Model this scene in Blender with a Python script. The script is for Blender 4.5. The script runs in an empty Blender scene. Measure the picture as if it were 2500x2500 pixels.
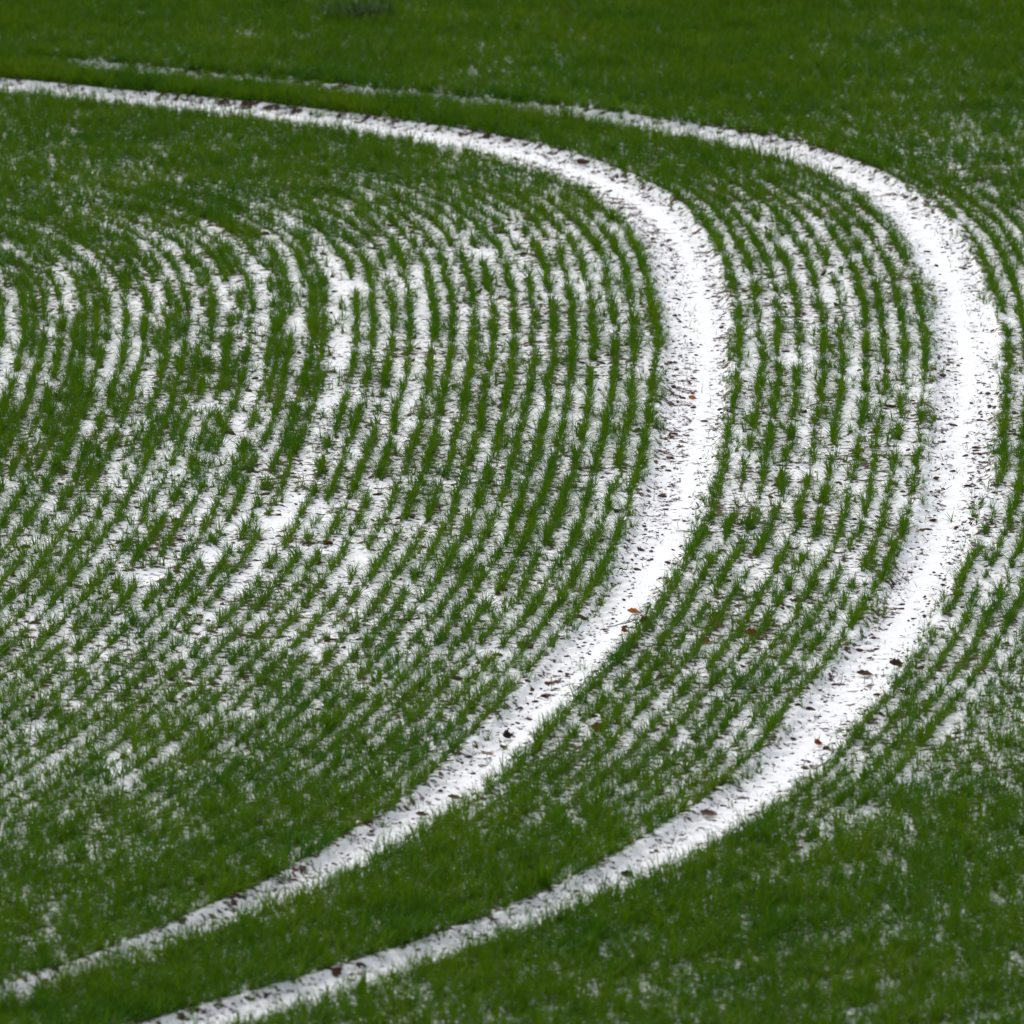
import bpy, bmesh, math, random
import numpy as np
from mathutils import Vector, Matrix

sc = bpy.context.scene
random.seed(7)
rng = np.random.default_rng(11)

# ------------------------------------------------------------------ camera
CAM_H = 17.312
PITCH = 0.2196141
cd = bpy.data.cameras.new("camera")
cam = bpy.data.objects.new("camera", cd)
sc.collection.objects.link(cam)
cam.location = (0, 0, CAM_H)
cam.rotation_euler = (math.pi / 2 - PITCH, 0, 0)
cd.sensor_width = 36
cd.lens = 28000 / 2500 * 36
cd.clip_start = 1.0
cd.clip_end = 3000
cd.dof.use_dof = True
cd.dof.focus_distance = 79.5
cd.dof.aperture_fstop = 3.6
sc.camera = cam

# ------------------------------------------------------------------ overcast winter sky and a veiled sun
SUN_EL, SUN_AZ = math.radians(38), math.radians(-25)      # azimuth measured from +Y towards +X
w = bpy.data.worlds.new("World")
sc.world = w
w.use_nodes = True
nt = w.node_tree
nt.nodes.clear()
wo = nt.nodes.new("ShaderNodeOutputWorld")
bg = nt.nodes.new("ShaderNodeBackground")
sky = nt.nodes.new("ShaderNodeTexSky")
sky.sky_type = 'NISHITA'
sky.sun_disc = False
sky.sun_elevation = SUN_EL
sky.sun_rotation = SUN_AZ
sky.air_density = 1.0
sky.dust_density = 3.0
hs = nt.nodes.new("ShaderNodeHueSaturation")
hs.inputs['Saturation'].default_value = 0.25
nt.links.new(sky.outputs[0], hs.inputs['Color'])
nt.links.new(hs.outputs[0], bg.inputs[0])
bg.inputs[1].default_value = 0.15
nt.links.new(bg.outputs[0], wo.inputs[0])
sd = bpy.data.lights.new("sun", 'SUN')
sd.energy = 0.9
sd.angle = math.radians(28)
sd.color = (1.0, 0.96, 0.9)
so = bpy.data.objects.new("sun", sd)
sc.collection.objects.link(so)
dirv = Vector((math.sin(SUN_AZ) * math.cos(SUN_EL), math.cos(SUN_AZ) * math.cos(SUN_EL), math.sin(SUN_EL)))
so.rotation_euler = dirv.to_track_quat('Z', 'Y').to_euler()
so.location = (0, 60, 60)
sc.view_settings.view_transform = 'Standard'
sc.view_settings.look = 'None'
sc.view_settings.gamma = 1
sc.view_settings.exposure = 0.45
sc.cycles.max_bounces = 6
sc.cycles.diffuse_bounces = 3
sc.cycles.transmission_bounces = 3

CURVES = {
    'L1': [[-16.284,100.596],[-13.273,98.812],[-10.262,97.027],[-7.251,95.242],[-4.24,93.458],[-3.696,93.126],[-3.141,92.814],[-2.592,92.492],[-2.057,92.147],[-1.525,91.798],[-1.024,91.407],[-0.576,90.957],[-0.165,90.472],[0.197,89.953],[0.462,89.379],[0.655,88.774],[0.809,88.156],[0.931,87.531],[1.005,86.899],[1.05,86.264],[1.08,85.627],[1.104,84.99],[1.121,84.353],[1.127,83.716],[1.122,83.079],[1.107,82.442],[1.088,81.804],[1.067,81.167],[1.042,80.531],[1.009,79.894],[0.972,79.258],[0.928,78.622],[0.885,77.986],[0.84,77.351],[0.783,76.716],[0.711,76.083],[0.63,75.451],[0.544,74.819],[0.438,74.191],[0.323,73.565],[0.212,72.937],[0.075,72.316],[-0.061,71.694],[-0.179,71.069],[-0.34,70.455],[-0.499,69.838],[-0.665,69.226],[-0.887,68.631],[-1.111,68.035],[-1.359,67.449],[-1.652,66.885],[-1.956,66.325],[-2.264,65.769],[-2.62,65.242],[-5.131,62.023],[-7.27,59.253],[-9.41,56.483],[-11.549,53.713]],
    'R1': [[-16.616,100.691],[-13.529,99.041],[-10.442,97.392],[-7.355,95.742],[-4.268,94.093],[-3.682,93.773],[-3.088,93.47],[-2.491,93.172],[-1.909,92.843],[-1.343,92.488],[-0.796,92.11],[-0.289,91.688],[0.158,91.195],[0.556,90.662],[0.868,90.074],[1.104,89.45],[1.287,88.807],[1.412,88.151],[1.492,87.487],[1.555,86.821],[1.601,86.153],[1.63,85.485],[1.641,84.816],[1.641,84.146],[1.632,83.477],[1.619,82.808],[1.599,82.139],[1.574,81.47],[1.54,80.801],[1.502,80.133],[1.462,79.465],[1.422,78.797],[1.382,78.129],[1.336,77.461],[1.268,76.795],[1.181,76.132],[1.08,75.47],[0.98,74.809],[0.879,74.147],[0.758,73.489],[0.607,72.837],[0.446,72.188],[0.303,71.534],[0.167,70.879],[0.021,70.226],[-0.162,69.583],[-0.375,68.949],[-0.61,68.322],[-0.859,67.702],[-1.155,67.103],[-1.49,66.525],[-1.841,65.958],[-2.202,65.398],[-2.608,64.869],[-5.085,61.585],[-7.197,58.794],[-9.309,56.003],[-11.42,53.212]],
    'L2': [[-16.996,99.207],[-13.711,98.0],[-10.426,96.792],[-7.141,95.584],[-3.856,94.377],[-3.188,94.163],[-2.55,93.871],[-1.921,93.552],[-1.293,93.233],[-0.664,92.914],[-0.048,92.576],[0.526,92.176],[1.089,91.758],[1.59,91.277],[2.006,90.713],[2.365,90.114],[2.624,89.464],[2.79,88.782],[2.897,88.086],[2.985,87.387],[3.052,86.686],[3.1,85.983],[3.125,85.279],[3.126,84.574],[3.12,83.869],[3.112,83.164],[3.098,82.46],[3.07,81.756],[3.028,81.052],[2.982,80.349],[2.939,79.646],[2.898,78.942],[2.854,78.239],[2.796,77.536],[2.723,76.835],[2.637,76.136],[2.541,75.438],[2.433,74.741],[2.321,74.045],[2.187,73.355],[2.01,72.676],[1.874,71.986],[1.764,71.291],[1.616,70.603],[1.418,69.928],[1.209,69.255],[0.974,68.592],[0.69,67.948],[0.387,67.313],[0.057,66.693],[-0.31,66.094],[-0.727,65.536],[-1.186,65.018],[-1.633,64.482],[-4.412,61.409],[-6.748,58.803],[-9.085,56.197],[-11.421,53.591]],
    'R2': [[-16.545,100.974],[-13.379,99.482],[-10.213,97.99],[-7.047,96.498],[-3.881,95.006],[-3.223,94.732],[-2.604,94.376],[-1.988,94.014],[-1.346,93.704],[-0.706,93.395],[-0.063,93.09],[0.548,92.721],[1.119,92.292],[1.686,91.859],[2.195,91.372],[2.585,90.778],[2.887,90.132],[3.117,89.454],[3.291,88.76],[3.416,88.055],[3.5,87.344],[3.559,86.629],[3.599,85.914],[3.623,85.197],[3.635,84.481],[3.633,83.764],[3.622,83.047],[3.599,82.33],[3.562,81.615],[3.519,80.899],[3.472,80.184],[3.43,79.468],[3.389,78.752],[3.328,78.038],[3.249,77.326],[3.163,76.614],[3.065,75.904],[2.961,75.195],[2.86,74.485],[2.751,73.777],[2.62,73.072],[2.465,72.372],[2.306,71.674],[2.153,70.973],[1.989,70.275],[1.801,69.585],[1.568,68.907],[1.296,68.245],[0.995,67.595],[0.653,66.966],[0.274,66.358],[-0.13,65.767],[-0.544,65.183],[-0.961,64.602],[-3.595,61.39],[-5.799,58.671],[-8.003,55.952],[-10.207,53.233]],
}

# ------------------------------------------------------------------ helpers
def link(o):
    sc.collection.objects.link(o)
    return o

def tag(o, label=None, cat=None, group=None, kind=None):
    if label: o['label'] = label
    if cat: o['category'] = cat
    if group: o['group'] = group
    if kind: o['kind'] = kind
    return o

def hashn(ix, iy, seed):
    n = (ix.astype(np.int64) * 374761393 + iy.astype(np.int64) * 668265263 + seed * 1442695041) & 0x7fffffff
    n = ((n ^ (n >> 13)) * 1274126177) & 0x7fffffff
    n = (n ^ (n >> 16)) & 0x7fffffff
    return n / 0x7fffffff

def vnoise(x, y, seed=0):
    x = np.asarray(x, float); y = np.asarray(y, float)
    ix, iy = np.floor(x), np.floor(y)
    fx, fy = x - ix, y - iy
    fx = fx * fx * (3 - 2 * fx); fy = fy * fy * (3 - 2 * fy)
    a = hashn(ix, iy, seed); b = hashn(ix + 1, iy, seed)
    c = hashn(ix, iy + 1, seed); d = hashn(ix + 1, iy + 1, seed)
    return (a * (1 - fx) + b * fx) * (1 - fy) + (c * (1 - fx) + d * fx) * fy

def fbm(x, y, seed=0, octv=3):
    s, a, t = 0, 1, 0
    for k in range(octv):
        s = s + a * vnoise(x * 2 ** k + 13.7 * k, y * 2 ** k - 7.1 * k, seed + k)
        t += a; a *= 0.55
    return s / t

def resample(c, step):
    c = np.asarray(c, float)
    d = np.r_[0, np.cumsum(np.hypot(*np.diff(c, axis=0).T))]
    s = np.arange(0, d[-1], step)
    return np.c_[np.interp(s, d, c[:, 0]), np.interp(s, d, c[:, 1])]

def smooth(c, r):
    k = np.exp(-np.linspace(-2, 2, 2 * r + 1) ** 2); k /= k.sum()
    p = np.r_[2 * c[0] - c[r:0:-1], c, 2 * c[-1] - c[-2:-r - 2:-1]]
    return np.c_[np.convolve(p[:, 0], k, 'valid'), np.convolve(p[:, 1], k, 'valid')]

# the four edges of the two wheel tracks on the ground, in metres
L1 = smooth(resample(CURVES['L1'], 0.1), 8)
R1 = smooth(resample(CURVES['R1'], 0.1), 8)
L2 = smooth(resample(CURVES['L2'], 0.1), 8)
R2 = smooth(resample(CURVES['R2'], 0.1), 8)

def normals(c):
    t = np.gradient(c, axis=0)
    t /= np.linalg.norm(t, axis=1)[:, None]
    return np.c_[-t[:, 1], t[:, 0]]           # points to the outside of the bend (curve runs far-left -> near-left)

# coarse raster of signed distance and arc length for each edge curve, bilinear lookup
GX0, GX1, GY0, GY1, GS = -16.0, 16.0, 44.0, 130.0, 0.12
gx = np.arange(GX0, GX1 + GS, GS); gy = np.arange(GY0, GY1 + GS, GS)
MX, MY = np.meshgrid(gx, gy)
def raster(c):
    P = np.c_[MX.ravel(), MY.ravel()]
    n = normals(c)
    a, b = c[:-1], c[1:]
    d = b - a; dd = (d * d).sum(1)
    s0 = np.r_[0, np.cumsum(np.sqrt(dd))]
    S = np.empty(len(P)); A = np.empty(len(P))
    for i in range(0, len(P), 8000):
        p = P[i:i + 8000]
        r = p[:, None] - a
        t = np.clip((r * d).sum(2) / dd, 0, 1)
        q = r - t[..., None] * d
        D = (q * q).sum(2)
        j = D.argmin(1); k = np.arange(len(p))
        side = (q[k, j] * (n[j] + n[np.minimum(j + 1, len(n) - 1)])).sum(1)
        S[i:i + 8000] = np.sqrt(D[k, j]) * np.sign(side)
        A[i:i + 8000] = s0[j] + t[k, j] * np.sqrt(dd[j])
    return S.reshape(MX.shape), A.reshape(MX.shape)
def lookup(F, x, y):
    u = np.clip((np.asarray(x) - GX0) / GS, 0, F.shape[1] - 1.001); v = np.clip((np.asarray(y) - GY0) / GS, 0, F.shape[0] - 1.001)
    i, j = u.astype(int), v.astype(int); fu, fv = u - i, v - j
    return (F[j, i] * (1 - fu) + F[j, i + 1] * fu) * (1 - fv) + (F[j + 1, i] * (1 - fu) + F[j + 1, i + 1] * fu) * fv
SD = {k: raster(c) for k, c in (('L1', L1), ('R1', R1), ('L2', L2), ('R2', R2))}
# make sure positive means outside of the bend
if lookup(SD['L1'][0], 3.0, 85.0) < 0:
    SD = {k: (-v[0], v[1]) for k, v in SD.items()}
    _n = normals
    normals = lambda c: -_n(c)

def fields(x, y):
    return {k: lookup(SD[k][0], x, y) for k in SD}

def track_uv(x, y, which, f=None):
    f = f or fields(x, y)
    l, r = (f['L1'], f['R1']) if which == 1 else (f['L2'], f['R2'])
    wdt = np.maximum(l - r, 0.05)
    return l / wdt, lookup(SD['L1' if which == 1 else 'L2'][1], x, y), l, r      # u: 0 inner edge .. 1 outer edge

def height(x, y, f=None):
    """ground height: gentle swells, sunken wheel tracks with tyre lug ribs, low ridges between crop rows"""
    f = f or fields(x, y)
    z = 0.010 * (fbm(x * 3, y * 3, 3) - 0.5) + 0.012 * (fbm(x * 11, y * 11, 5) - 0.5)
    for wch in (1, 2):
        u, s, l, r = track_uv(x, y, wch, f)
        inside = np.clip(np.minimum(l, -r) / 0.05, 0, 1)
        inside = inside * inside * (3 - 2 * inside)
        v = np.abs(u - 0.5) * 2
        ph = s / 0.21 + np.where(u < 0.5, 1, -1) * (u - 0.5) * 1.5 + 1.1 * vnoise(s * 1.3, u * 3, 17)
        rib = (0.5 + 0.5 * np.cos(ph * 2 * np.pi)) ** 1.5
        amp = 0.018 * np.clip((v - 0.12) * 2.2, 0, 1) * (0.4 + 1.0 * vnoise(s * 0.7, u * 2, 23))
        z = z - inside * 0.03 + inside * rib * amp
        # pushed-up shoulder just beside the track
        sh = np.exp(-(np.minimum(np.abs(l), np.abs(r)) / 0.05) ** 2)
        z = z + 0.012 * sh * (0.4 + vnoise(s * 4, u, 29))
    return z

def height1(x, y):
    return float(height(np.array([x]), np.array([y]))[0])

# ------------------------------------------------------------------ materials
def new_mat(name):
    m = bpy.data.materials.new(name)
    m.use_nodes = True
    t = m.node_tree
    t.nodes.clear()
    out = t.nodes.new("ShaderNodeOutputMaterial")
    p = t.nodes.new("ShaderNodeBsdfPrincipled")
    t.links.new(p.outputs[0], out.inputs[0])
    return m, t, p, out

def ground_material(name, bare_gain, thr):
    m, t, p, out = new_mat(name)
    N, Lk = t.nodes.new, t.links.new
    geo = N("ShaderNodeNewGeometry")
    at = N("ShaderNodeAttribute"); at.attribute_name = "bare"
    far = N("ShaderNodeAttribute"); far.attribute_name = "far_crop"
    def noise(scale, det, rough=0.6, vec=None):
        n = N("ShaderNodeTexNoise"); n.inputs['Scale'].default_value = scale
        n.inputs['Detail'].default_value = det; n.inputs['Roughness'].default_value = rough
        Lk(vec or geo.outputs['Position'], n.inputs['Vector']); return n
    def math_(op, a, b, c=None):
        q = N("ShaderNodeMath"); q.operation = op
        for i, s in enumerate((a, b, c)):
            if s is None: continue
            if isinstance(s, (int, float)): q.inputs[i].default_value = s
            else: Lk(s, q.inputs[i])
        return q.outputs[0]
    n1 = noise(17, 5, 0.62)
    n2 = noise(60, 3, 0.6)
    n3 = noise(2.2, 2, 0.5)
    v = math_('MULTIPLY_ADD', n2.outputs[0], 0.25, n1.outputs[0])
    v = math_('MULTIPLY_ADD', n3.outputs[0], 0.25, v)
    v = math_('MULTIPLY_ADD', at.outputs['Fac'], bare_gain, v)
    mr = N("ShaderNodeMapRange"); mr.interpolation_type = 'SMOOTHSTEP'
    mr.inputs[1].default_value = thr; mr.inputs[2].default_value = thr + 0.07
    Lk(v, mr.inputs[0])
    # soil colour
    cr = N("ShaderNodeValToRGB")
    cr.color_ramp.elements[0].color = (0.022, 0.010, 0.007, 1); cr.color_ramp.elements[0].position = 0.3
    cr.color_ramp.elements[1].color = (0.115, 0.044, 0.026, 1); cr.color_ramp.elements[1].position = 0.75
    Lk(noise(45, 4, 0.7).outputs[0], cr.inputs[0])
    # snow colour, slightly cool, a touch thinner where it lies on soil
    sn = N("ShaderNodeValToRGB")
    sn.color_ramp.elements[0].color = (0.78, 0.785, 0.81, 1); sn.color_ramp.elements[0].position = 0.3
    sn.color_ramp.elements[1].color = (0.85, 0.86, 0.885, 1); sn.color_ramp.elements[1].position = 0.52
    Lk(noise(30, 4, 0.6).outputs[0], sn.inputs[0])
    mx = N("ShaderNodeMix"); mx.data_type = 'RGBA'
    Lk(mr.outputs[0], mx.inputs[0]); Lk(sn.outputs[0], mx.inputs[6]); Lk(cr.outputs[0], mx.inputs[7])
    # beyond the modelled plants the same crop closes over the ground
    gr = N("ShaderNodeValToRGB")
    gr.color_ramp.elements[0].color = (0.016, 0.050, 0.008, 1); gr.color_ramp.elements[0].position = 0.35
    gr.color_ramp.elements[1].color = (0.036, 0.10, 0.016, 1); gr.color_ramp.elements[1].position = 0.7
    Lk(noise(9, 6, 0.75).outputs[0], gr.inputs[0])
    mx2 = N("ShaderNodeMix"); mx2.data_type = 'RGBA'
    Lk(far.outputs['Fac'], mx2.inputs[0]); Lk(mx.outputs[2], mx2.inputs[6]); Lk(gr.outputs[0], mx2.inputs[7])
    Lk(mx2.outputs[2], p.inputs['Base Color'])
    p.inputs['Roughness'].default_value = 0.8
    p.inputs['Specular IOR Level'].default_value = 0.2
    bp = N("ShaderNodeBump"); bp.inputs['Strength'].default_value = 0.8; bp.inputs['Distance'].default_value = 0.010
    hsum = math_('MULTIPLY_ADD', mr.outputs[0], 0.5, noise(38, 5, 0.65).outputs[0])
    Lk(hsum, bp.inputs['Height']); Lk(bp.outputs[0], p.inputs['Normal'])
    return m

MAT_FIELD = ground_material("snowy_soil", 0.55, 0.86)
MAT_TRACK = ground_material("snow_in_track", 0.55, 0.86)

def simple_mat(name, c0, c1, scale=60, rough=0.7, transl=0.0, island=False):
    m, t, p, out = new_mat(name)
    N, Lk = t.nodes.new, t.links.new
    geo = N("ShaderNodeNewGeometry")
    n = N("ShaderNodeTexNoise"); n.inputs['Scale'].default_value = scale; n.inputs['Detail'].default_value = 4
    Lk(geo.outputs['Position'], n.inputs['Vector'])
    cr = N("ShaderNodeValToRGB")
    cr.color_ramp.elements[0].color = (*c0, 1); cr.color_ramp.elements[0].position = 0.35
    cr.color_ramp.elements[1].color = (*c1, 1); cr.color_ramp.elements[1].position = 0.65
    Lk(n.outputs[0], cr.inputs[0])
    Lk(cr.outputs[0], p.inputs['Base Color'])
    p.inputs['Roughness'].default_value = rough
    p.inputs['Specular IOR Level'].default_value = 0.25
    return m

def wheat_material():
    m, t, p, out = new_mat("wheat_leaf")
    N, Lk = t.nodes.new, t.links.new
    oi = N("ShaderNodeObjectInfo")
    geo = N("ShaderNodeNewGeometry")
    cr = N("ShaderNodeValToRGB")
    e = cr.color_ramp.elements
    e[0].position = 0.0; e[0].color = (0.026, 0.112, 0.006, 1)
    e[1].position = 1.0; e[1].color = (0.175, 0.225, 0.002, 1)
    q = e.new(0.35); q.color = (0.068, 0.162, 0.001, 1)
    q = e.new(0.75); q.color = (0.110, 0.192, 0.001, 1)
    n = N("ShaderNodeTexNoise"); n.inputs['Scale'].default_value = 1.1; n.inputs['Detail'].default_value = 3
    Lk(geo.outputs['Position'], n.inputs['Vector'])
    a = N("ShaderNodeMath"); a.operation = 'MULTIPLY_ADD'; a.inputs[1].default_value = 0.9
    Lk(n.outputs[0], a.inputs[0])
    b = N("ShaderNodeMath"); b.operation = 'MULTIPLY_ADD'; b.inputs[1].default_value = 0.30; b.inputs[2].default_value = -0.20
    Lk(oi.outputs['Random'], b.inputs[0]); Lk(b.outputs[0], a.inputs[2])
    ri = N("ShaderNodeMath"); ri.operation = 'MULTIPLY_ADD'; ri.inputs[1].default_value = 0.55
    Lk(geo.outputs['Random Per Island'], ri.inputs[0]); Lk(a.outputs[0], ri.inputs[2])
    sb = N("ShaderNodeMath"); sb.operation = 'SUBTRACT'; sb.inputs[1].default_value = 0.27
    Lk(ri.outputs[0], sb.inputs[0])
    Lk(sb.outputs[0], cr.inputs[0])
    # a few withered yellow leaves
    gt = N("ShaderNodeMath"); gt.operation = 'GREATER_THAN'; gt.inputs[1].default_value = 0.965
    Lk(geo.outputs['Random Per Island'], gt.inputs[0])
    mx = N("ShaderNodeMix"); mx.data_type = 'RGBA'
    mx.inputs[7].default_value = (0.22, 0.17, 0.05, 1)
    Lk(gt.outputs[0], mx.inputs[0]); Lk(cr.outputs[0], mx.inputs[6])
    Lk(mx.outputs[2], p.inputs['Base Color'])
    p.inputs['Roughness'].default_value = 0.6
    p.inputs['Specular IOR Level'].default_value = 0.05
    tr = N("ShaderNodeBsdfTranslucent")
    Lk(mx.outputs[2], tr.inputs['Color'])
    ms = N("ShaderNodeMixShader"); ms.inputs[0].default_value = 0.3
    Lk(p.outputs[0], ms.inputs[1]); Lk(tr.outputs[0], ms.inputs[2]); Lk(ms.outputs[0], out.inputs[0])
    return m
MAT_WHEAT = wheat_material()
MAT_CLOD = simple_mat("dark_soil_clod", (0.030, 0.013, 0.009), (0.120, 0.048, 0.028), 90, 0.9)

# ------------------------------------------------------------------ rows of winter wheat
rows = []           # (polyline, bed) ; bed 0 inside the bend, 1 between the tracks, 2 outside
def prune(c, ref, d, tol=0.02):
    s = np.abs(lookup(SD[ref][0], c[:, 0], c[:, 1]))
    return s > d - tol - 0.002 * d
ds = 0.07
for k in range(62):
    d = 0.055 + 0.15 * k
    if k > 1: d += rng.normal() * 0.006
    if k >= 15: d += rng.normal() * 0.008
    if k == 14: d -= 0.01
    if k == 19: d -= 0.02
    if k == 20: d += 0.02
    c = resample(L1, 0.04)
    c0 = c - normals(c) * d
    c = c0[prune(c0, 'L1', d)]
    if k > 2:                       # where the bend is tighter than the offset the drill rows swing round smoothly
        rr = int(min(15 + 4.5 * k, 150))
        c = smooth(resample(c, 0.04), rr)
    c = resample(c, 0.04)
    if k in (15, 16):
        c = c - normals(c) * ((0.040 if k == 16 else -0.030) * np.clip((c[:, 1] - 73.5) / 3, 0, 1) * np.clip((90 - c[:, 1]) / 2, 0, 1))[:, None]
    rows.append((c, np.ones(len(c), bool), 0))
    if k >= 16 and k not in (17, 19, 21, 26, 29, 31, 34, 37):      # gaps that have tillered shut, left of the open ones
        c2 = c - normals(c) * 0.075
        rows.append((c2, (c2[:, 1] > 77.5 + 2.0 * vnoise(c2[:, 0] * 0.7, c2[:, 1] * 0.2, 51)) & (vnoise(c2[:, 0] * 2, c2[:, 1] * 0.9, 52 + k) > 0.49), 0))
nR = normals(R1)
wid = -lookup(SD['L2'][0], R1[:, 0], R1[:, 1])
wid = np.convolve(np.r_[[wid[0]] * 10, wid, [wid[-1]] * 10], np.ones(21) / 21, 'valid')
for i in range(10):
    lev = np.clip((0.05 + (wid - 0.10) * i / 9 + (rng.normal() * 0.010 if 0 < i < 9 else 0)), 0.02, None)
    c = R1 + nR * lev[:, None]
    c = resample(c, 0.04)
    s = lookup(SD['L2'][0], c[:, 0], c[:, 1]); s2 = lookup(SD['R1'][0], c[:, 0], c[:, 1])
    rows.append((c, (s < -0.02) & (s2 > 0.02), 1))
for k in range(4):
    d = 0.05 + 0.145 * k
    c = resample(R2, 0.04)
    c = c + normals(c) * d
    rows.append((c, prune(c, 'R2', d), 2))
# headland rows, drilled straight across, turning gently in the foreground
cc = 46.0
while cc < 126:
    mslope = 0.9 * np.clip((90 - cc) / 24, 0, 1.15)
    x = np.arange(-12, 12, 0.04)
    y = cc + mslope * (x - 1.5) + 0.02 * np.sin(x * 0.8 + cc)
    c = np.c_[x, y]
    s = lookup(SD['R2'][0], x, y)
    rows.append((c, s > 0.60 + 0.05 * np.sin(cc * 7), 2))
    cc += (0.15 + (0.07 if rng.uniform() < 0.14 else 0)) * math.sqrt(1 + mslope ** 2) * (1 + rng.normal() * 0.06)

PX, PY, PB, PS = [], [], [], []
for c, m, bed in rows:
    rid = rng.integers(1e6)
    d = np.r_[0, np.cumsum(np.hypot(*np.diff(c, axis=0).T))]
    s = np.cumsum(np.exp(rng.normal(math.log(0.046), 0.5, int(d[-1] / 0.048))).clip(0.015, 0.2))
    s = s[s < d[-1]]
    x = np.interp(s, d, c[:, 0]); y = np.interp(s, d, c[:, 1])
    keep = np.interp(s, d, m.astype(float)) > 0.5
    near = np.clip((76 - y) / 5, 0, 1)
    den = 0.20 * vnoise(s * 1.7, s * 0 + rid, 41) + 0.80 * vnoise(s * 7.0, s * 0 + rid, 43)
    if bed == 2: den = 0.6 * vnoise(s * 0.8, s * 0 + rid, 47) + 0.4 * den
    reg = fbm(x * 0.45, y * 0.16, 61)
    # plants stand thicker far out, in the near left and near right of the field
    thick = np.clip((y - 87.8 + 2.0 * np.clip(-x / 1.5, 0, 1)) / 3, 0, 1) + 0.8 * np.clip((70.6 - y) / 3, 0, 1) + 0.6 * np.exp(-((x + 1.4) / 1.0) ** 2 - ((y - 70.8) / 1.5) ** 2)
    thick = np.clip(thick, 0, 1)
    keep &= den > 0.275 - 0.26 * thick - 0.22 * (reg - 0.5) - 0.10 * near
    keep &= (x > -11) & (x < 11) & (y > 50) & (y < 124)
    wob = 0.025 * (vnoise(s * 1.1, s * 0 + rid, 45) - 0.5) + 0.018 * (vnoise(s * 4.3, s * 0 + rid, 46) - 0.5)
    x = x + wob; y = y + wob * 0.5
    f = fields(x, y)
    keep &= ~((f['L1'] > 0.03) & (f['R1'] < -0.03)) & ~((f['L2'] > 0.03) & (f['R2'] < -0.03))
    sz = (0.60 + 0.60 * den) * (1 - 0.06 * np.clip((y - 70) / 4, 0, 1) * np.clip((90 - y) / 3, 0, 1)) + 0.25 * (reg - 0.5) + 0.13 * thick + 0.20 * np.clip((70.5 - y) / 3, 0, 1) + 0.12 * np.clip((y - 91) / 3, 0, 1)
    lat = rng.normal(0, 0.009, len(x)); la2 = rng.normal(0, 0.009, len(x))
    PX.append((x + lat)[keep]); PY.append((y + la2)[keep]); PB.append(np.full(keep.sum(), bed)); PS.append((sz * rng.uniform(0.82, 1.18, len(x)))[keep])
# plants that have crept back into the faint far end of the outer track, and between the rows where the crop is thick
x = rng.uniform(-8, 1.2, 60000); y = rng.uniform(91, 99, 60000)
f = fields(x, y)
k_ = (f['L2'] > -0.05) & (f['R2'] < 0.05)
k_ &= fbm(x * 1.3, y * 0.9, 91) > 0.46 + 0.30 * np.clip((x + 0.1) / 0.6, 0, 1) - 0.45 * np.clip((-x - 3.75) / 0.3, 0, 1)
k_ &= rng.uniform(0, 1, len(x)) < 0.30 + 0.5 * (x < -3.75)
PX.append(x[k_]); PY.append(y[k_]); PB.append(np.full(k_.sum(), 2)); PS.append(rng.uniform(0.45, 0.8, k_.sum()) + 0.3 * (x[k_] < -3.7))
x = rng.uniform(-9, 9, 900000); y = rng.uniform(55, 120, 900000)
f = fields(x, y)
k_ = ~((f['L1'] > -0.04) & (f['R1'] < 0.04)) & ~((f['L2'] > -0.04) & (f['R2'] < 0.04))
th_ = np.clip((y - 87.8 + 1.5 * np.clip(-x / 1.5, 0, 1)) / 5, 0, 1) * (1 + 0.7 * np.clip((y - 91.5) / 2, 0, 1) * np.clip((3.8 - x) / 2, 0.3, 1)) + 0.85 * np.clip((70.0 - y) / 3, 0, 1) + 0.05 * (f['R2'] > 0) + 0.0 * (f['R1'] > 0) * (f['L2'] < 0) * np.clip((76 - y) / 4, 0, 1) + 0.5 * np.exp(-((x + 1.4) / 1.0) ** 2 - ((y - 70.8) / 1.5) ** 2)
k_ &= rng.uniform(0, 1, len(x)) < (0.035 + 0.17 * np.clip(th_, 0, 1.7)) * (0.3 + 1.4 * fbm(x * 0.6, y * 0.25, 93))
bd = np.where(f['L1'] < 0, 0, np.where(f['L2'] < 0, 1, 2))
PX.append(x[k_]); PY.append(y[k_]); PB.append(bd[k_]); PS.append(rng.uniform(0.6, 1.0, k_.sum()))
# stray plants that make the rims of the tracks ragged
x = rng.uniform(-5, 5, 400000); y = rng.uniform(60, 100, 400000)
f = fields(x, y)
for a_, b_, c_ in (('L1', 1, 0), ('R1', -1, 1), ('L2', 1, 1), ('R2', -1, 2)):
    q = b_ * f[a_]
    k_ = (q > -0.03) & (q < 0.06 * fbm(x * 1.2, y * 0.8, 97) ** 2 * 2.6) & (rng.uniform(0, 1, len(x)) < 0.09)
    PX.append(x[k_]); PY.append(y[k_]); PB.append(np.full(k_.sum(), c_)); PS.append(rng.uniform(0.4, 0.85, k_.sum()))
PX, PY, PB, PS = map(np.concatenate, (PX, PY, PB, PS))
print("wheat plants", len(PX))

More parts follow.
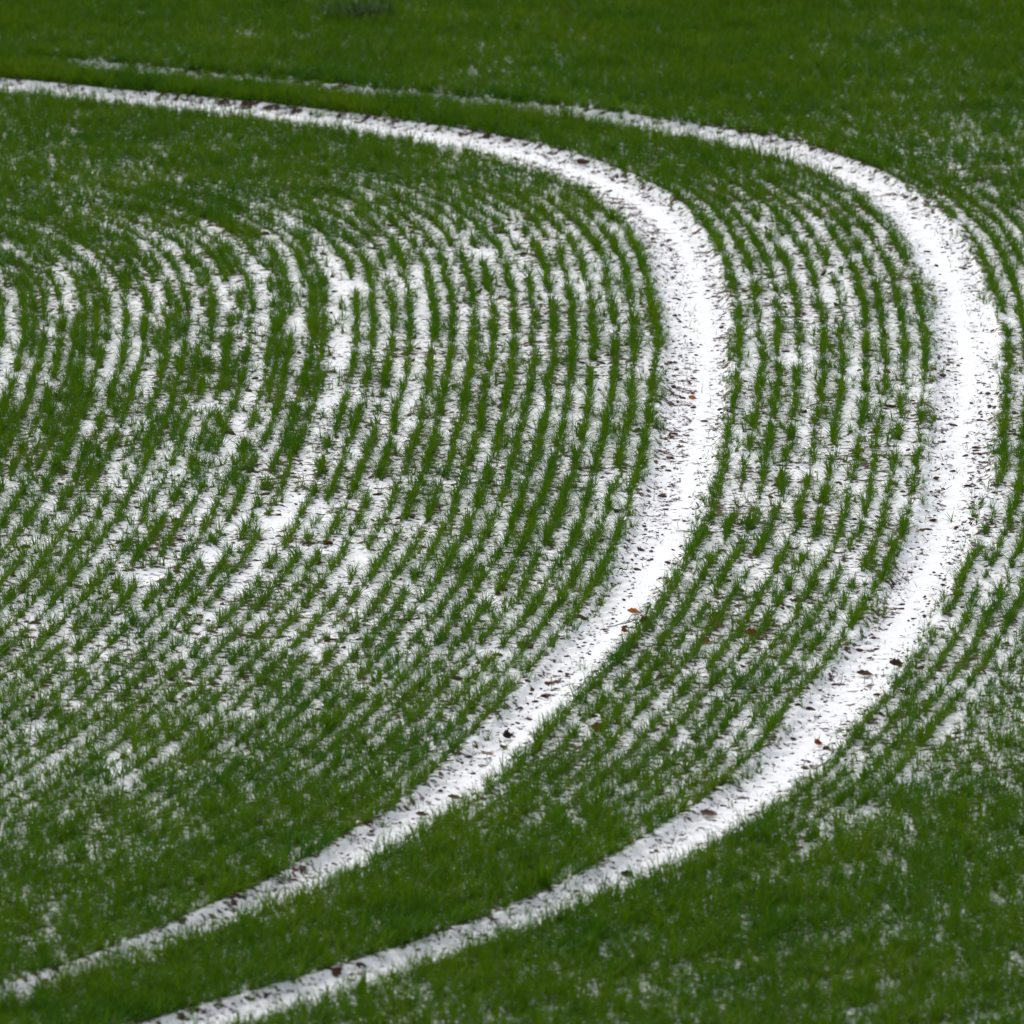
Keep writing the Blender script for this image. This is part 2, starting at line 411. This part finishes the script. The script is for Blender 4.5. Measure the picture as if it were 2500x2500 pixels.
# ------------------------------------------------------------------ ground sheet
def axis(lo, hi, step, far_lo, far_hi, mid_lo, mid_hi, mid):
    fine = np.arange(lo, hi, step)
    l = np.arange(mid_lo, lo - mid * 0.4, mid); r = np.arange(hi, mid_hi, mid)
    fl, fr = [], []
    d, v = mid * 2, mid_lo - mid * 2
    while v > far_lo: fl.append(v); d *= 1.5; v -= d
    fl.append(far_lo)
    d, v = mid * 2, r[-1] + mid * 2
    while v < far_hi: fr.append(v); d *= 1.5; v += d
    fr.append(far_hi)
    return np.r_[fl[::-1], l, fine, r, fr]
ax = axis(-4.9, 4.9, 0.022, -900, 900, -12, 12, 0.12)
ay = axis(62.0, 100.0, 0.032, -60, 1800, 48, 126, 0.15)
GXX, GYY = np.meshgrid(ax, ay)
gX, gY = GXX.ravel(), GYY.ravel()
F = fields(gX, gY)
Z = height(gX, gY, F)
inzone = (np.abs(gX) < 14) & (gY > 46) & (gY < 128)
Z = np.where(inzone, Z, 0.0)
# low ridge of soil along each plant row
NX, NY = int(30 / 0.03), int(84 / 0.03)
H = np.zeros((NX, NY), np.float32)
ii = ((PX + 15) / 0.03).astype(int); jj = ((PY - 44) / 0.03).astype(int)
np.add.at(H, (np.clip(ii, 0, NX - 1), np.clip(jj, 0, NY - 1)), 1)
kk = np.exp(-np.linspace(-1.6, 1.6, 5) ** 2); kk /= kk.sum()
H = sum(w_ * np.roll(H, o_, 0) for w_, o_ in zip(kk, range(-2, 3)))
H = sum(w_ * np.roll(H, o_, 1) for w_, o_ in zip(kk, range(-2, 3)))
hv = H[np.clip(((gX + 15) / 0.03).astype(int), 0, NX - 1), np.clip(((gY - 44) / 0.03).astype(int), 0, NY - 1)]
rowness = np.clip(hv * 5, 0, 1)
Z = Z + np.where(inzone, rowness * 0.008, 0)
# how likely bare soil shows (the rest is snow)
bare = 0.095 + 0.17 * rowness + 0.26 * (fbm(gX * 1.3, gY * 0.7, 71) - 0.5)
intr = np.zeros(len(gX), int)
for wch in (1, 2):
    u, s, l, r = track_uv(gX, gY, wch, F)
    ins = (l > 0) & (r < 0)
    v = np.abs(u - 0.5) * 2
    mid = 0.62 if wch == 1 else 0.48
    core = np.exp(-((u - mid) / 0.09) ** 2) * (0.35 + 1.1 * vnoise(s * 0.6, u * 0, 33))
    edge = np.clip((v - 0.72) / 0.28, 0, 1)
    patch = fbm(s * 0.35, u * 2 + wch * 9, 77)
    ph = s / 0.21 + np.where(u < 0.5, 1, -1) * (u - 0.5) * 1.5 + 1.1 * vnoise(s * 1.3, u * 3, 17)
    groove = (0.5 - 0.5 * np.cos(ph * 2 * np.pi)) * np.clip(1.6 * fbm(s * 1.9, u * 4, 19) - 0.2, 0, 1.3)
    tb = 0.065 - 0.17 * core + 0.17 * edge * groove + 0.30 * (patch - 0.5)
    if wch == 1: tb = tb + 0.03
    # outer wall of the track at the far end keeps little snow
    wall = np.clip((u - 0.80) / 0.2, 0, 1) * np.clip((gY - 85) / 4, 0, 1)
    wall2 = np.clip((0.22 - u) / 0.22, 0, 1) * np.clip((74 - gY) / 4, 0, 1)
    tb = tb + 0.28 * (wall + 0.7 * wall2) * groove
    bare = np.where(ins, tb, bare)
    intr[ins] = wch
nx, ny = len(ax), len(ay)
idx = np.arange(nx * ny).reshape(ny, nx)
quads = np.stack([idx[:-1, :-1], idx[:-1, 1:], idx[1:, 1:], idx[1:, :-1]], -1).reshape(-1, 4)
qin = intr[quads]
qk = np.where((qin == 1).sum(1) >= 3, 1, np.where((qin == 2).sum(1) >= 3, 2, 0))
qx, qy = gX[quads].mean(1), gY[quads].mean(1)
qk = np.where((np.abs(qx) < 12) & (qy > 48) & (qy < 126), qk, 0)
farc = np.clip(np.maximum(np.maximum(np.abs(gX) - 10.5, 51 - gY), gY - 123) / 1.5, 0, 1)

def mesh_from(name, vs, qs, attrs, mat, smooth_=True):
    me = bpy.data.meshes.new(name)
    me.vertices.add(len(vs)); me.vertices.foreach_set('co', vs.astype(np.float32).ravel())
    me.loops.add(qs.size); me.loops.foreach_set('vertex_index', qs.astype(np.int32).ravel())
    me.polygons.add(len(qs)); me.polygons.foreach_set('loop_start', np.arange(0, qs.size, qs.shape[1], dtype=np.int32))
    me.update(calc_edges=True)
    if smooth_: me.polygons.foreach_set('use_smooth', np.ones(len(qs), bool))
    for k, v in attrs.items():
        a = me.attributes.new(k, 'FLOAT', 'POINT'); a.data.foreach_set('value', v.astype(np.float32))
    me.materials.append(mat)
    me.validate()
    return link(bpy.data.objects.new(name, me))

def submesh(name, k, mat):
    qs = quads[qk == k]
    used, inv = np.unique(qs, return_inverse=True)
    return mesh_from(name, np.c_[gX, gY, Z][used], inv.reshape(qs.shape), {'bare': bare[used], 'far_crop': farc[used]}, mat)
tag(submesh('ground', 0, MAT_FIELD), 'brown field soil under a thin cover of snow between the crop rows', 'field', kind='structure')
tag(submesh('wheel_track', 1, MAT_TRACK), 'inner curved tractor wheel track filled with white snow', 'wheel track', kind='structure')
tag(submesh('wheel_track', 2, MAT_TRACK), 'outer curved tractor wheel track filled with white snow', 'wheel track', kind='structure')

def ground_z(x, y):
    x = np.asarray(x, float); y = np.asarray(y, float)
    Zg = Z.reshape(ny, nx)
    i = np.clip(np.searchsorted(ax, x) - 1, 0, nx - 2); j = np.clip(np.searchsorted(ay, y) - 1, 0, ny - 2)
    fx = np.clip((x - ax[i]) / (ax[i + 1] - ax[i]), 0, 1); fy = np.clip((y - ay[j]) / (ay[j + 1] - ay[j]), 0, 1)
    return (Zg[j, i] * (1 - fx) + Zg[j, i + 1] * fx) * (1 - fy) + (Zg[j + 1, i] * (1 - fx) + Zg[j + 1, i + 1] * fx) * fy

# ------------------------------------------------------------------ wheat tufts
def blade(V, Fc, bx, by, az, L, wdt, lean, droop, twist):
    """one arching leaf: two quads and a pointed tip"""
    n = 4
    px, pz = 0.0, 0.0
    ang = lean
    ca, sa = math.cos(az), math.sin(az)
    base = len(V)
    seg = L / n
    for i in range(n + 1):
        t = i / n
        wd = wdt * (1.0 - 0.25 * t) * (1 if i < n else 0)
        cx, cy = bx + ca * px, by + sa * px
        tw = twist * t
        sxv = (-sa * math.cos(tw), ca * math.cos(tw), math.sin(tw))
        if i < n:
            V.append((cx - sxv[0] * wd / 2, cy - sxv[1] * wd / 2, pz - sxv[2] * wd / 2))
            V.append((cx + sxv[0] * wd / 2, cy + sxv[1] * wd / 2, pz + sxv[2] * wd / 2))
        else:
            V.append((cx, cy, pz))
        ang2 = ang + droop * t
        px += math.sin(ang2) * seg; pz += math.cos(ang2) * seg
    for i in range(n - 1):
        a = base + 2 * i
        Fc.append((a, a + 1, a + 3, a + 2))
    a = base + 2 * (n - 1)
    Fc.append((a, a + 1, a + 2))

def tuft_mesh(name, nb, rad, Lm, seed, flat=1.0):
    r = random.Random(seed)
    V, Fc = [], []
    for i in range(nb):
        az = r.uniform(0, 2 * math.pi)
        q = r.random()
        lean = (0.05 + 1.0 * q) * flat
        droop = r.uniform(0.1, 1.0) * (0.5 + q)
        L = Lm * r.uniform(0.55, 1.25)
        rr = rad * math.sqrt(r.random())
        a2 = r.uniform(0, 2 * math.pi)
        blade(V, Fc, rr * math.cos(a2), rr * math.sin(a2), az, L, r.uniform(0.0034, 0.0052), lean, droop, r.uniform(-1.2, 1.2))
    for i in range(nb // 5):          # long outer leaves arching well out of the row
        blade(V, Fc, 0, 0, r.uniform(0, 2 * math.pi), Lm * r.uniform(1.0, 1.35), r.uniform(0.0030, 0.0042),
              r.uniform(0.5, 0.95) * flat, r.uniform(0.3, 1.1), r.uniform(-1.2, 1.2))
    me = bpy.data.meshes.new(name)
    me.from_pydata(V, [], Fc); me.update()
    me.materials.append(MAT_WHEAT)
    return me

tuft_col = bpy.data.collections.new("wheat_tuft_sources")
NT = 18
for i in range(NT):
    o = bpy.data.objects.new("wheat_tuft_%02d" % i, tuft_mesh("wheat_tuft", 12 + (i * 5) % 9, 0.018, 0.120, 100 + i))
    tuft_col.objects.link(o)

def scatter_group(name, coll, nvar):
    g = bpy.data.node_groups.new(name, 'GeometryNodeTree')
    g.interface.new_socket("Geometry", in_out='INPUT', socket_type='NodeSocketGeometry')
    g.interface.new_socket("Geometry", in_out='OUTPUT', socket_type='NodeSocketGeometry')
    N, Lk = g.nodes.new, g.links.new
    gi, go = N("NodeGroupInput"), N("NodeGroupOutput")
    ci = N("GeometryNodeCollectionInfo"); ci.inputs[0].default_value = coll
    ci.inputs['Separate Children'].default_value = True; ci.inputs['Reset Children'].default_value = True
    ip = N("GeometryNodeInstanceOnPoints")
    ip.inputs['Pick Instance'].default_value = True
    def attr(nm, ty, out):
        a = N("GeometryNodeInputNamedAttribute"); a.data_type = ty; a.inputs[0].default_value = nm
        return a.outputs[0]
    Lk(gi.outputs[0], ip.inputs['Points']); Lk(ci.outputs[0], ip.inputs['Instance'])
    Lk(attr("pick", 'INT', 0), ip.inputs['Instance Index'])
    Lk(attr("turn", 'FLOAT_VECTOR', 0), ip.inputs['Rotation'])
    Lk(attr("size", 'FLOAT_VECTOR', 0), ip.inputs['Scale'])
    Lk(ip.outputs[0], go.inputs[0])
    return g

def scatter(name, x, y, z, turn, size, nvar, group):
    n = len(x)
    me = bpy.data.meshes.new(name)
    me.vertices.add(n); me.vertices.foreach_set('co', np.c_[x, y, z].astype(np.float32).ravel())
    a = me.attributes.new('pick', 'INT', 'POINT'); a.data.foreach_set('value', rng.integers(0, nvar, n).astype(np.int32))
    a = me.attributes.new('turn', 'FLOAT_VECTOR', 'POINT'); a.data.foreach_set('vector', turn.astype(np.float32).ravel())
    a = me.attributes.new('size', 'FLOAT_VECTOR', 'POINT'); a.data.foreach_set('vector', size.astype(np.float32).ravel())
    o = link(bpy.data.objects.new(name, me))
    md = o.modifiers.new("scatter", 'NODES'); md.node_group = group
    return o

GT = scatter_group("wheat_scatter", tuft_col, NT)
for bed, lab in ((0, 'bright green winter wheat rows inside the bend, left of the inner wheel track'),
                 (1, 'curved strip of green winter wheat rows between the two snowy wheel tracks'),
                 (2, 'green winter wheat on the outer side of the outer wheel track and in the far field')):
    m = PB == bed
    n = m.sum()
    x, y = PX[m], PY[m]
    turn = np.c_[rng.normal(0, 0.10, n), rng.normal(0, 0.10, n), rng.uniform(0, 6.283, n)]
    sx = PS[m]
    size = np.c_[sx, sx, sx * rng.uniform(0.85, 1.15, n)]
    o = scatter('winter_wheat', x, y, ground_z(x, y) - 0.004, turn, size, NT, GT)
    tag(o, lab, 'winter wheat', kind='stuff')

# ------------------------------------------------------------------ soil clods
def clod_mesh(name, seed, mat=None):
    r = random.Random(seed)
    bm = bmesh.new()
    bmesh.ops.create_icosphere(bm, subdivisions=2, radius=0.5)
    off = Vector((r.uniform(0, 50), r.uniform(0, 50), r.uniform(0, 50)))
    from mathutils import noise as mn
    for v in bm.verts:
        k = 1 + 0.55 * mn.noise(v.co * 2.2 + off) + 0.35 * mn.noise(v.co * 5 + off)
        v.co *= k
        v.co.z *= 0.62
    me = bpy.data.meshes.new(name)
    bm.to_mesh(me); bm.free()
    me.materials.append(mat or MAT_CLOD)
    return me
clod_col = bpy.data.collections.new("clod_sources")
CLODS = [clod_mesh("soil_clod", 500 + i) for i in range(10)]
for i, me in enumerate(CLODS):
    clod_col.objects.link(bpy.data.objects.new("clod_source_%02d" % i, me))
GC = scatter_group("clod_scatter", clod_col, 10)

def track_points(n, wch, ylo=62, yhi=99):
    c1, c2 = (L1, R1) if wch == 1 else (L2, R2)
    out = []
    s = rng.uniform(0, 1, n * 6)
    x = rng.uniform(-5, 5, n * 60); y = rng.uniform(ylo, yhi, n * 60)
    u, s, l, r = track_uv(x, y, wch)
    mid = 0.62 if wch == 1 else 0.48
    pr = np.clip(1.0 - 1.15 * np.exp(-((u - mid) / 0.14) ** 2), 0, 1) * (0.25 + 1.5 * (fbm(s * 0.6, u * 2 + wch, 88) - 0.2))
    ok = (l > 0.02) & (r < -0.02) & (rng.uniform(0, 1, len(x)) < pr * 0.8)
    x, y = x[ok][:n], y[ok][:n]
    return x, y
def in_view(x, y, mgn=0.97):
    zc = y * math.cos(PITCH) + CAM_H * math.sin(PITCH); up = y * math.sin(PITCH) - CAM_H * math.cos(PITCH)
    px = 1250 + 28000 * x / zc; py = 1250 - 28000 * up / zc
    return (px > 15) & (px < 2485) & (py > 15) & (py < 2485)

# the largest clods on each track are things of their own, the crumbs around them are one stuff object
crx, cry, crs = [], [], []
for wch, nbig, name in ((1, 150, 'inner'), (2, 110, 'outer')):
    x, y = track_points(1900, wch)
    size = np.sort(np.exp(rng.normal(math.log(0.011), 0.42, len(x))).clip(0.004, 0.034))[::-1]
    vis = in_view(x, y)
    order = np.r_[np.where(vis)[0], np.where(~vis)[0]]
    x, y = x[order], y[order]
    nb = min(nbig, vis.sum())
    for i in range(nb):
        o = link(bpy.data.objects.new('soil_clod', CLODS[i % 10]))
        sz = size[i]
        o.scale = (sz * random.uniform(1.0, 2.1), sz * random.uniform(0.8, 1.3), sz)
        o.rotation_euler = (random.uniform(-.3, .3), random.uniform(-.3, .3), random.uniform(-0.5, 0.5))
        o.location = (x[i], y[i], float(ground_z(x[i:i + 1], y[i:i + 1])[0]) + sz * 0.12)
        tag(o, 'small dark brown soil clod poking through the snow of the %s wheel track' % name, 'soil clod', 'dark soil clods in the %s wheel track' % name)
    rest = np.arange(nb, len(x))
    crx.append(x[rest]); cry.append(y[rest]); crs.append(size[rest % len(size)].clip(0.004, 0.018))
# crumbs between the rows
n = 6500
x = rng.uniform(-5.5, 5.5, n); y = rng.uniform(60, 100, n)
f = fields(x, y)
ok = ~((f['L1'] > 0) & (f['R1'] < 0)) & ~((f['L2'] > 0) & (f['R2'] < 0))
crx.append(x[ok]); cry.append(y[ok]); crs.append(np.exp(rng.normal(math.log(0.018), 0.4, ok.sum())).clip(0.007, 0.05))
crx, cry, crs = map(np.concatenate, (crx, cry, crs))
n = len(crx)
o = scatter('soil_crumbs', crx, cry, ground_z(crx, cry) + crs * 0.1,
            np.c_[rng.normal(0, .3, n), rng.normal(0, .3, n), rng.uniform(-.6, .6, n)],
            np.c_[crs * rng.uniform(1, 2.2, n), crs, crs], 10, GC)
tag(o, 'scattered dark brown soil crumbs lying in the thin snow', 'soil crumbs', kind='stuff')

# short broken stubble and stray blades lying on the tracks
MAT_STALK = simple_mat("dark_dead_stalk", (0.035, 0.022, 0.016), (0.10, 0.06, 0.035), 40, 0.8)
st_col = bpy.data.collections.new("stubble_sources")
for i in range(8):
    r = random.Random(900 + i)
    V, Fc = [], []
    for j in range(r.choice((1, 2, 2, 3))):
        blade(V, Fc, r.uniform(-.01, .01), r.uniform(-.01, .01), r.uniform(0, 6.28), r.uniform(0.03, 0.075), 0.0035, r.uniform(0.2, 1.3), r.uniform(-.3, .9), r.uniform(-1, 1))
    me = bpy.data.meshes.new("dead_blade"); me.from_pydata(V, [], Fc); me.materials.append(MAT_STALK if i % 3 else MAT_WHEAT)
    st_col.objects.link(bpy.data.objects.new("dead_blade_%d" % i, me))
GSt = scatter_group("stubble_scatter", st_col, 8)
xs, ys = [], []
for wch in (1, 2):
    x, y = track_points(900, wch); xs.append(x); ys.append(y)
x = rng.uniform(-5.5, 5.5, 2600); y = rng.uniform(60, 100, 2600)
xs.append(x); ys.append(y)
xs, ys = np.concatenate(xs), np.concatenate(ys); n = len(xs)
o = scatter('dead_stubble', xs, ys, ground_z(xs, ys), np.c_[rng.normal(0, .2, n), rng.normal(0, .2, n), rng.uniform(0, 6.28, n)],
            np.repeat(rng.uniform(0.6, 1.2, n)[:, None], 3, 1), 8, GSt)
tag(o, 'short dead blades and bits of stubble sticking out of the snow', 'stubble', kind='stuff')

# ------------------------------------------------------------------ single things lying in the field
MAT_LEAF = {
    'red': simple_mat("red_dry_leaf", (0.16, 0.020, 0.012), (0.30, 0.050, 0.025), 70),
    'orange': simple_mat("orange_dry_leaf", (0.34, 0.12, 0.03), (0.55, 0.24, 0.06), 70),
    'rust': simple_mat("rust_dry_leaf", (0.13, 0.040, 0.018), (0.26, 0.085, 0.035), 70),
    'brown': simple_mat("brown_dry_leaf", (0.045, 0.022, 0.014), (0.12, 0.060, 0.030), 70),
    'dark': simple_mat("dark_dry_leaf", (0.014, 0.010, 0.008), (0.045, 0.028, 0.020), 70),
    'straw': simple_mat("pale_straw", (0.30, 0.22, 0.10), (0.50, 0.38, 0.18), 50),
}
def leaf_obj(x, y, size, kind, label, rz=0.0, curl=0.5, tilt=0.3, cat='leaf', group=None):
    """a curled dry leaf with pointed tip, lobed rim, thickness and stalk"""
    r = random.Random(hash((x, y)) & 0xffff)
    nu, nv = 12, 7
    V, Fc = [], []
    for i in range(nu + 1):
        t = i / nu
        wd = math.sin(math.pi * min(1, t * 0.97 + 0.03)) ** 0.7 * 0.36 * (1 + 0.16 * math.cos(t * 19 + r.uniform(-.2, .2)))
        for j in range(nv + 1):
            s = (j / nv - 0.5) * 2
            px = (t - 0.5); py = s * wd
            pz = curl * (s * s) * wd * 0.9 + curl * 0.35 * (t - 0.5) ** 2 * 2 + r.uniform(-.012, .012)
            V.append((px * size, py * size, pz * size))
    for i in range(nu):
        for j in range(nv):
            a = i * (nv + 1) + j
            Fc.append((a, a + 1, a + nv + 2, a + nv + 1))
    me = bpy.data.meshes.new('dry_leaf'); me.from_pydata(V, [], Fc); me.update()
    for p_ in me.polygons: p_.use_smooth = True
    me.materials.append(MAT_LEAF[kind])
    o = link(bpy.data.objects.new('dry_leaf', me))
    s = o.modifiers.new('thickness', 'SOLIDIFY'); s.thickness = 0.0012
    o.rotation_euler = (tilt, 0.15, rz)
    o.location = (x, y, float(ground_z([x], [y])[0]) + 0.008 + size * 0.16 * abs(math.sin(tilt)))
    tag(o, label, cat, group)
    # stalk
    V, Fc = [], []
    tube(V, Fc, [(size * 0.48, 0, curl * 0.09 * size), (size * 0.66, 0.01 * size, 0.12 * size), (size * 0.82, 0.05 * size, 0.10 * size)], 0.0014, 0.0008)
    ms = bpy.data.meshes.new('leaf_stalk'); ms.from_pydata(V, [], Fc); ms.materials.append(MAT_LEAF[kind])
    c = link(bpy.data.objects.new('leaf_stalk', ms)); c.parent = o
    return o

def tube(V, Fc, pts, r0, r1, ns=6):
    pts = [Vector(p) for p in pts]
    rings = []
    for i, p in enumerate(pts):
        d = (pts[min(i + 1, len(pts) - 1)] - pts[max(i - 1, 0)]).normalized()
        a = d.orthogonal().normalized(); b = d.cross(a)
        rr = r0 + (r1 - r0) * i / (len(pts) - 1)
        base = len(V); rings.append(base)
        for k in range(ns):
            t = 2 * math.pi * k / ns
            V.append(tuple(p + a * math.cos(t) * rr + b * math.sin(t) * rr))
    for i in range(len(rings) - 1):
        for k in range(ns):
            Fc.append((rings[i] + k, rings[i] + (k + 1) % ns, rings[i + 1] + (k + 1) % ns, rings[i + 1] + k))
    Fc.append(tuple(rings[0] + k for k in range(ns))[::-1]); Fc.append(tuple(rings[-1] + k for k in range(ns)))

def twig_obj(x, y, length, label, rz=0.0, nbr=5, mat='dark', lift=0.03, seed=1, thick=0.004, name='twig', cat='twig'):
    r = random.Random(seed)
    V, Fc = [], []
    main = []
    for i in range(9):
        t = i / 8
        main.append((-length / 2 + length * t, r.uniform(-.008, .008), 0.006 + lift * t * t + r.uniform(0, .005)))
    tube(V, Fc, main, thick, thick * 0.5)
    for k in range(nbr):
        i = 3 + k % 5
        p = Vector(main[i])
        pts = [tuple(p)]
        d = Vector((r.uniform(.2, 1), r.uniform(-1, 1), r.uniform(.2, 1.1))).normalized()
        for q in range(4):
            p = p + d * length * 0.09
            d = (d + Vector((r.uniform(-.35, .35), r.uniform(-.35, .35), r.uniform(-.25, .3)))).normalized()
            pts.append(tuple(p))
        tube(V, Fc, pts, thick * 0.6, thick * 0.3)
    me = bpy.data.meshes.new(name); me.from_pydata(V, [], Fc); me.materials.append(MAT_LEAF[mat])
    o = link(bpy.data.objects.new(name, me))
    o.rotation_euler = (0, 0, rz); o.location = (x, y, float(ground_z([x], [y])[0]))
    return tag(o, label, cat)

def big_clod(x, y, size, label, seed, cat='soil clod', mat=None, group=None):
    o = link(bpy.data.objects.new('soil_clod', clod_mesh('soil_clod', seed, mat)))
    o.scale = size
    o.rotation_euler = (0.1, 0.1, random.uniform(-.4, .4))
    o.location = (x, y, float(ground_z([x], [y])[0]) + size[2] * 0.18)
    return tag(o, label, cat, group)

def seedling(x, y, nb, L, label, seed, flat=1.1, mat=None, name='wheat_seedling', cat='seedling', rad=0.02, sc_=1.0):
    me = tuft_mesh(name, nb, rad, L, seed, flat)
    if mat: me.materials.clear(); me.materials.append(mat)
    o = link(bpy.data.objects.new(name, me))
    o.location = (x, y, float(ground_z([x], [y])[0]) - 0.004)
    o.scale = (sc_, sc_, sc_)
    return tag(o, label, cat)

twig_obj(0.74, 74.19, 0.22, 'dark branched twig lying across the lower part of the inner wheel track', 0.15, 7, lift=0.05, seed=4)
leaf_obj(0.74, 73.98, 0.060, 'red', 'bright red dry leaf just below the branched twig on the inner wheel track', 0.8, 0.8, 0.7)
leaf_obj(0.81, 74.52, 0.085, 'orange', 'tan orange dry leaf just above the branched twig on the inner wheel track', 0.1, 0.5, 0.4)
leaf_obj(0.875, 74.02, 0.11, 'brown', 'long curled brown leaf right of the red leaf on the inner wheel track', 0.7, 1.0, 0.8)
leaf_obj(-0.05, 71.05, 0.085, 'dark', 'upright curled black leaf above a sparse seedling on the near inner wheel track', 1.0, 1.2, 1.1)
twig_obj(-0.04, 79.81, 0.15, 'thin upright yellow straw standing among the wheat rows left of the inner track', 1.5, 0, 'straw', 0.13, 8, 0.003, 'straw', 'straw')
leaf_obj(1.36, 74.26, 0.085, 'rust', 'upper smaller leaf of a rusty pair in a snowy gap between the tracks', 0.3, 0.6, 0.5)
leaf_obj(1.345, 73.98, 0.10, 'rust', 'lower larger leaf of a rusty pair in a snowy gap between the two tracks', 1.1, 0.8, 0.7)
leaf_obj(1.27, 73.55, 0.080, 'red', 'red leaf below the rusty pair in the strip between the tracks', -0.4, 0.6, 0.6)
leaf_obj(1.58, 73.76, 0.095, 'red', 'broad red brown leaf half hidden in wheat, right of the rusty pair', 0.2, 0.5, 0.7)
leaf_obj(0.55, 71.10, 0.10, 'rust', 'large dull red leaf in the wheat just right of the near inner track', 0.1, 0.5, 0.9)
big_clod(2.98, 78.71, (0.05, 0.035, 0.04), 'black clod with twig stubs at the left side of the outer wheel track', 31)
twig_obj(3.00, 78.25, 0.17, 'thin dark bent twig below the black clod on the outer wheel track', -0.5, 2, lift=0.07, seed=9, thick=0.0028)
seedling(0.46, 72.96, 12, 0.11, 'flattened pale seedling alone in the middle of the inner track below the twig', 61, 1.7)
seedling(-0.04, 70.75, 10, 0.08, 'small seedling under the curled black leaf on the near inner track', 62, 1.6)
seedling(3.04, 77.38, 10, 0.10, 'sparse spread seedling alone on the outer wheel track below the bent twig', 63, 1.5)
seedling(1.38, 81.66, 2, 0.11, 'two upright green blades in the snowy centre of the inner track', 64, 0.3, rad=0.004)
seedling(1.27, 86.36, 6, 0.13, 'thin dry spindly seedling on the upper inner track', 65, 1.2, MAT_STALK)
seedling(-0.83, 68.26, 14, 0.10, 'thin grassy seedling at the near end of the inner track', 66, 1.2)
seedling(1.36, 69.25, 9, 0.10, 'low seedling beside a flat brown leaf on the near outer track', 67, 1.7)
seedling(3.13, 78.95, 6, 0.08, 'yellowish seedling in the centre of the outer track beside the black clod', 68, 1.4)
seedling(1.14, 77.04, 3, 0.09, 'few thin green blades at the right side of the inner track', 69, 0.7, rad=0.008)
seedling(0.37, 66.96, 6, 0.12, 'leaning wheat blades at the upper edge of the near outer track', 70, 0.9)
seedling(-0.23, 65.80, 9, 0.12, 'upright seedling in the snow near the lower left end of the outer track', 71, 0.9)
seedling(0.89, 67.56, 3, 0.11, 'pair of short green blades in clean snow on the near outer track', 72, 0.5, rad=0.006)
leaf_obj(1.94, 70.86, 0.075, 'red', 'small reddish leaf caught in a seedling on the outer wheel track', 0.9, 0.7, 0.7)
seedling(1.95, 70.92, 7, 0.08, 'small seedling around the reddish leaf on the outer wheel track', 73, 1.2)
leaf_obj(2.51, 72.98, 0.09, 'brown', 'large brown clump shaped leaf against the right edge of the outer track', 0.1, 0.9, 0.5)
leaf_obj(2.30, 72.78, 0.11, 'brown', 'long flat brown leaf in the middle of the outer track', 0.1, 0.4, 0.2)
leaf_obj(0.70, 67.50, 0.09, 'dark', 'dark slanted leaf alone in the snow of the near outer track', -0.5, 0.5, 0.4)
leaf_obj(1.22, 69.0, 0.11, 'brown', 'very long flat brown leaf lying along the upper edge of the near outer track', 0.05, 0.3, 0.25)
leaf_obj(0.73, 68.2, 0.060, 'orange', 'small orange leaf at the upper edge of the near outer track', 1.3, 0.5, 0.9)
leaf_obj(1.31, 81.41, 0.060, 'orange', 'small orange leaf below the two blades in the centre of the inner track', 0.0, 0.5, 0.5)
leaf_obj(-0.36, 69.45, 0.085, 'brown', 'flat brown leaf in the middle of the inner track, upper of two close ones', 0.05, 0.4, 0.2)
leaf_obj(-0.56, 69.0, 0.08, 'brown', 'flat brown leaf in the middle of the inner track, lower of two close ones', 0.3, 0.5, 0.3)
leaf_obj(-2.12, 67.8, 0.060, 'orange', 'tiny tan leaf standing in the dense wheat at the lower left', 1.4, 0.4, 1.0)
leaf_obj(-0.32, 74.76, 0.055, 'orange', 'small tan leaf between wheat rows in the middle of the left bed', 1.2, 0.5, 0.9)
leaf_obj(3.06, 72.7, 0.085, 'rust', 'upright rusty leaf in the wheat right of the outer track', 1.5, 0.6, 1.1)
leaf_obj(2.80, 70.1, 0.065, 'orange', 'pale orange leaf in the wheat at the lower right', 1.4, 0.6, 1.0)
leaf_obj(-0.39, 89.42, 0.055, 'orange', 'yellow orange leaf just left of the upper inner track', 1.2, 0.6, 0.9)
big_clod(0.57, 90.43, (0.10, 0.07, 0.075), 'biggest round clod at the far rim of the upper inner track', 35)
big_clod(0.15, 87.99, (0.11, 0.08, 0.085), 'large red brown clod in the wheat left of the upper inner track', 36)
big_clod(-0.11, 87.5, (0.085, 0.06, 0.07), 'red brown clod in a snowy gap just left of a larger clod', 37)
big_clod(-0.06, 80.95, (0.085, 0.06, 0.06), 'dark flat clod at the foot of a wheat row amid the left bed', 38)
big_clod(-1.26, 76.53, (0.07, 0.05, 0.05), 'small dark clod between wheat rows left of the middle', 39)
leaf_obj(1.64, 89.1, 0.075, 'rust', 'upright rust coloured leaf in the upper part of the strip between the tracks', 1.4, 0.7, 1.1)
leaf_obj(0.99, 90.72, 0.070, 'rust', 'rusty leaf beside a white speck in the far part of the strip between the tracks', 0.5, 0.7, 0.8)
twig_obj(2.22, 91.25, 0.20, 'dark twig on the far rim of the upper outer wheel track', 0.2, 4, lift=0.05, seed=12)
leaf_obj(0.46, 96.91, 0.15, 'rust', 'blurred orange brown leaf far out at the top of the field', 0.4, 0.7, 0.9)
big_clod(-1.8, 93.81, (0.11, 0.07, 0.09), 'dark clod at the far edge of the faint outer track', 41)
big_clod(0.09, 73.44, (0.12, 0.09, 0.07), 'mud lump in the grass left of the inner track near a flattened seedling', 42)
# two coarse dark weeds far out
for x, y, n_, lab in ((-1.21, 96.85, 90, 'wide dark green weed clump far out near the top of the field'),
                      (-1.43, 96.75, 55, 'smaller dark weed clump just left of the wide one near the top')):
    seedling(x, y, n_ * 4, 0.24, lab, 80 + n_, 1.2, simple_mat("dark_weed_leaf", (0.016, 0.055, 0.005), (0.035, 0.085, 0.008), 30), 'weed', 'weed', 0.2)
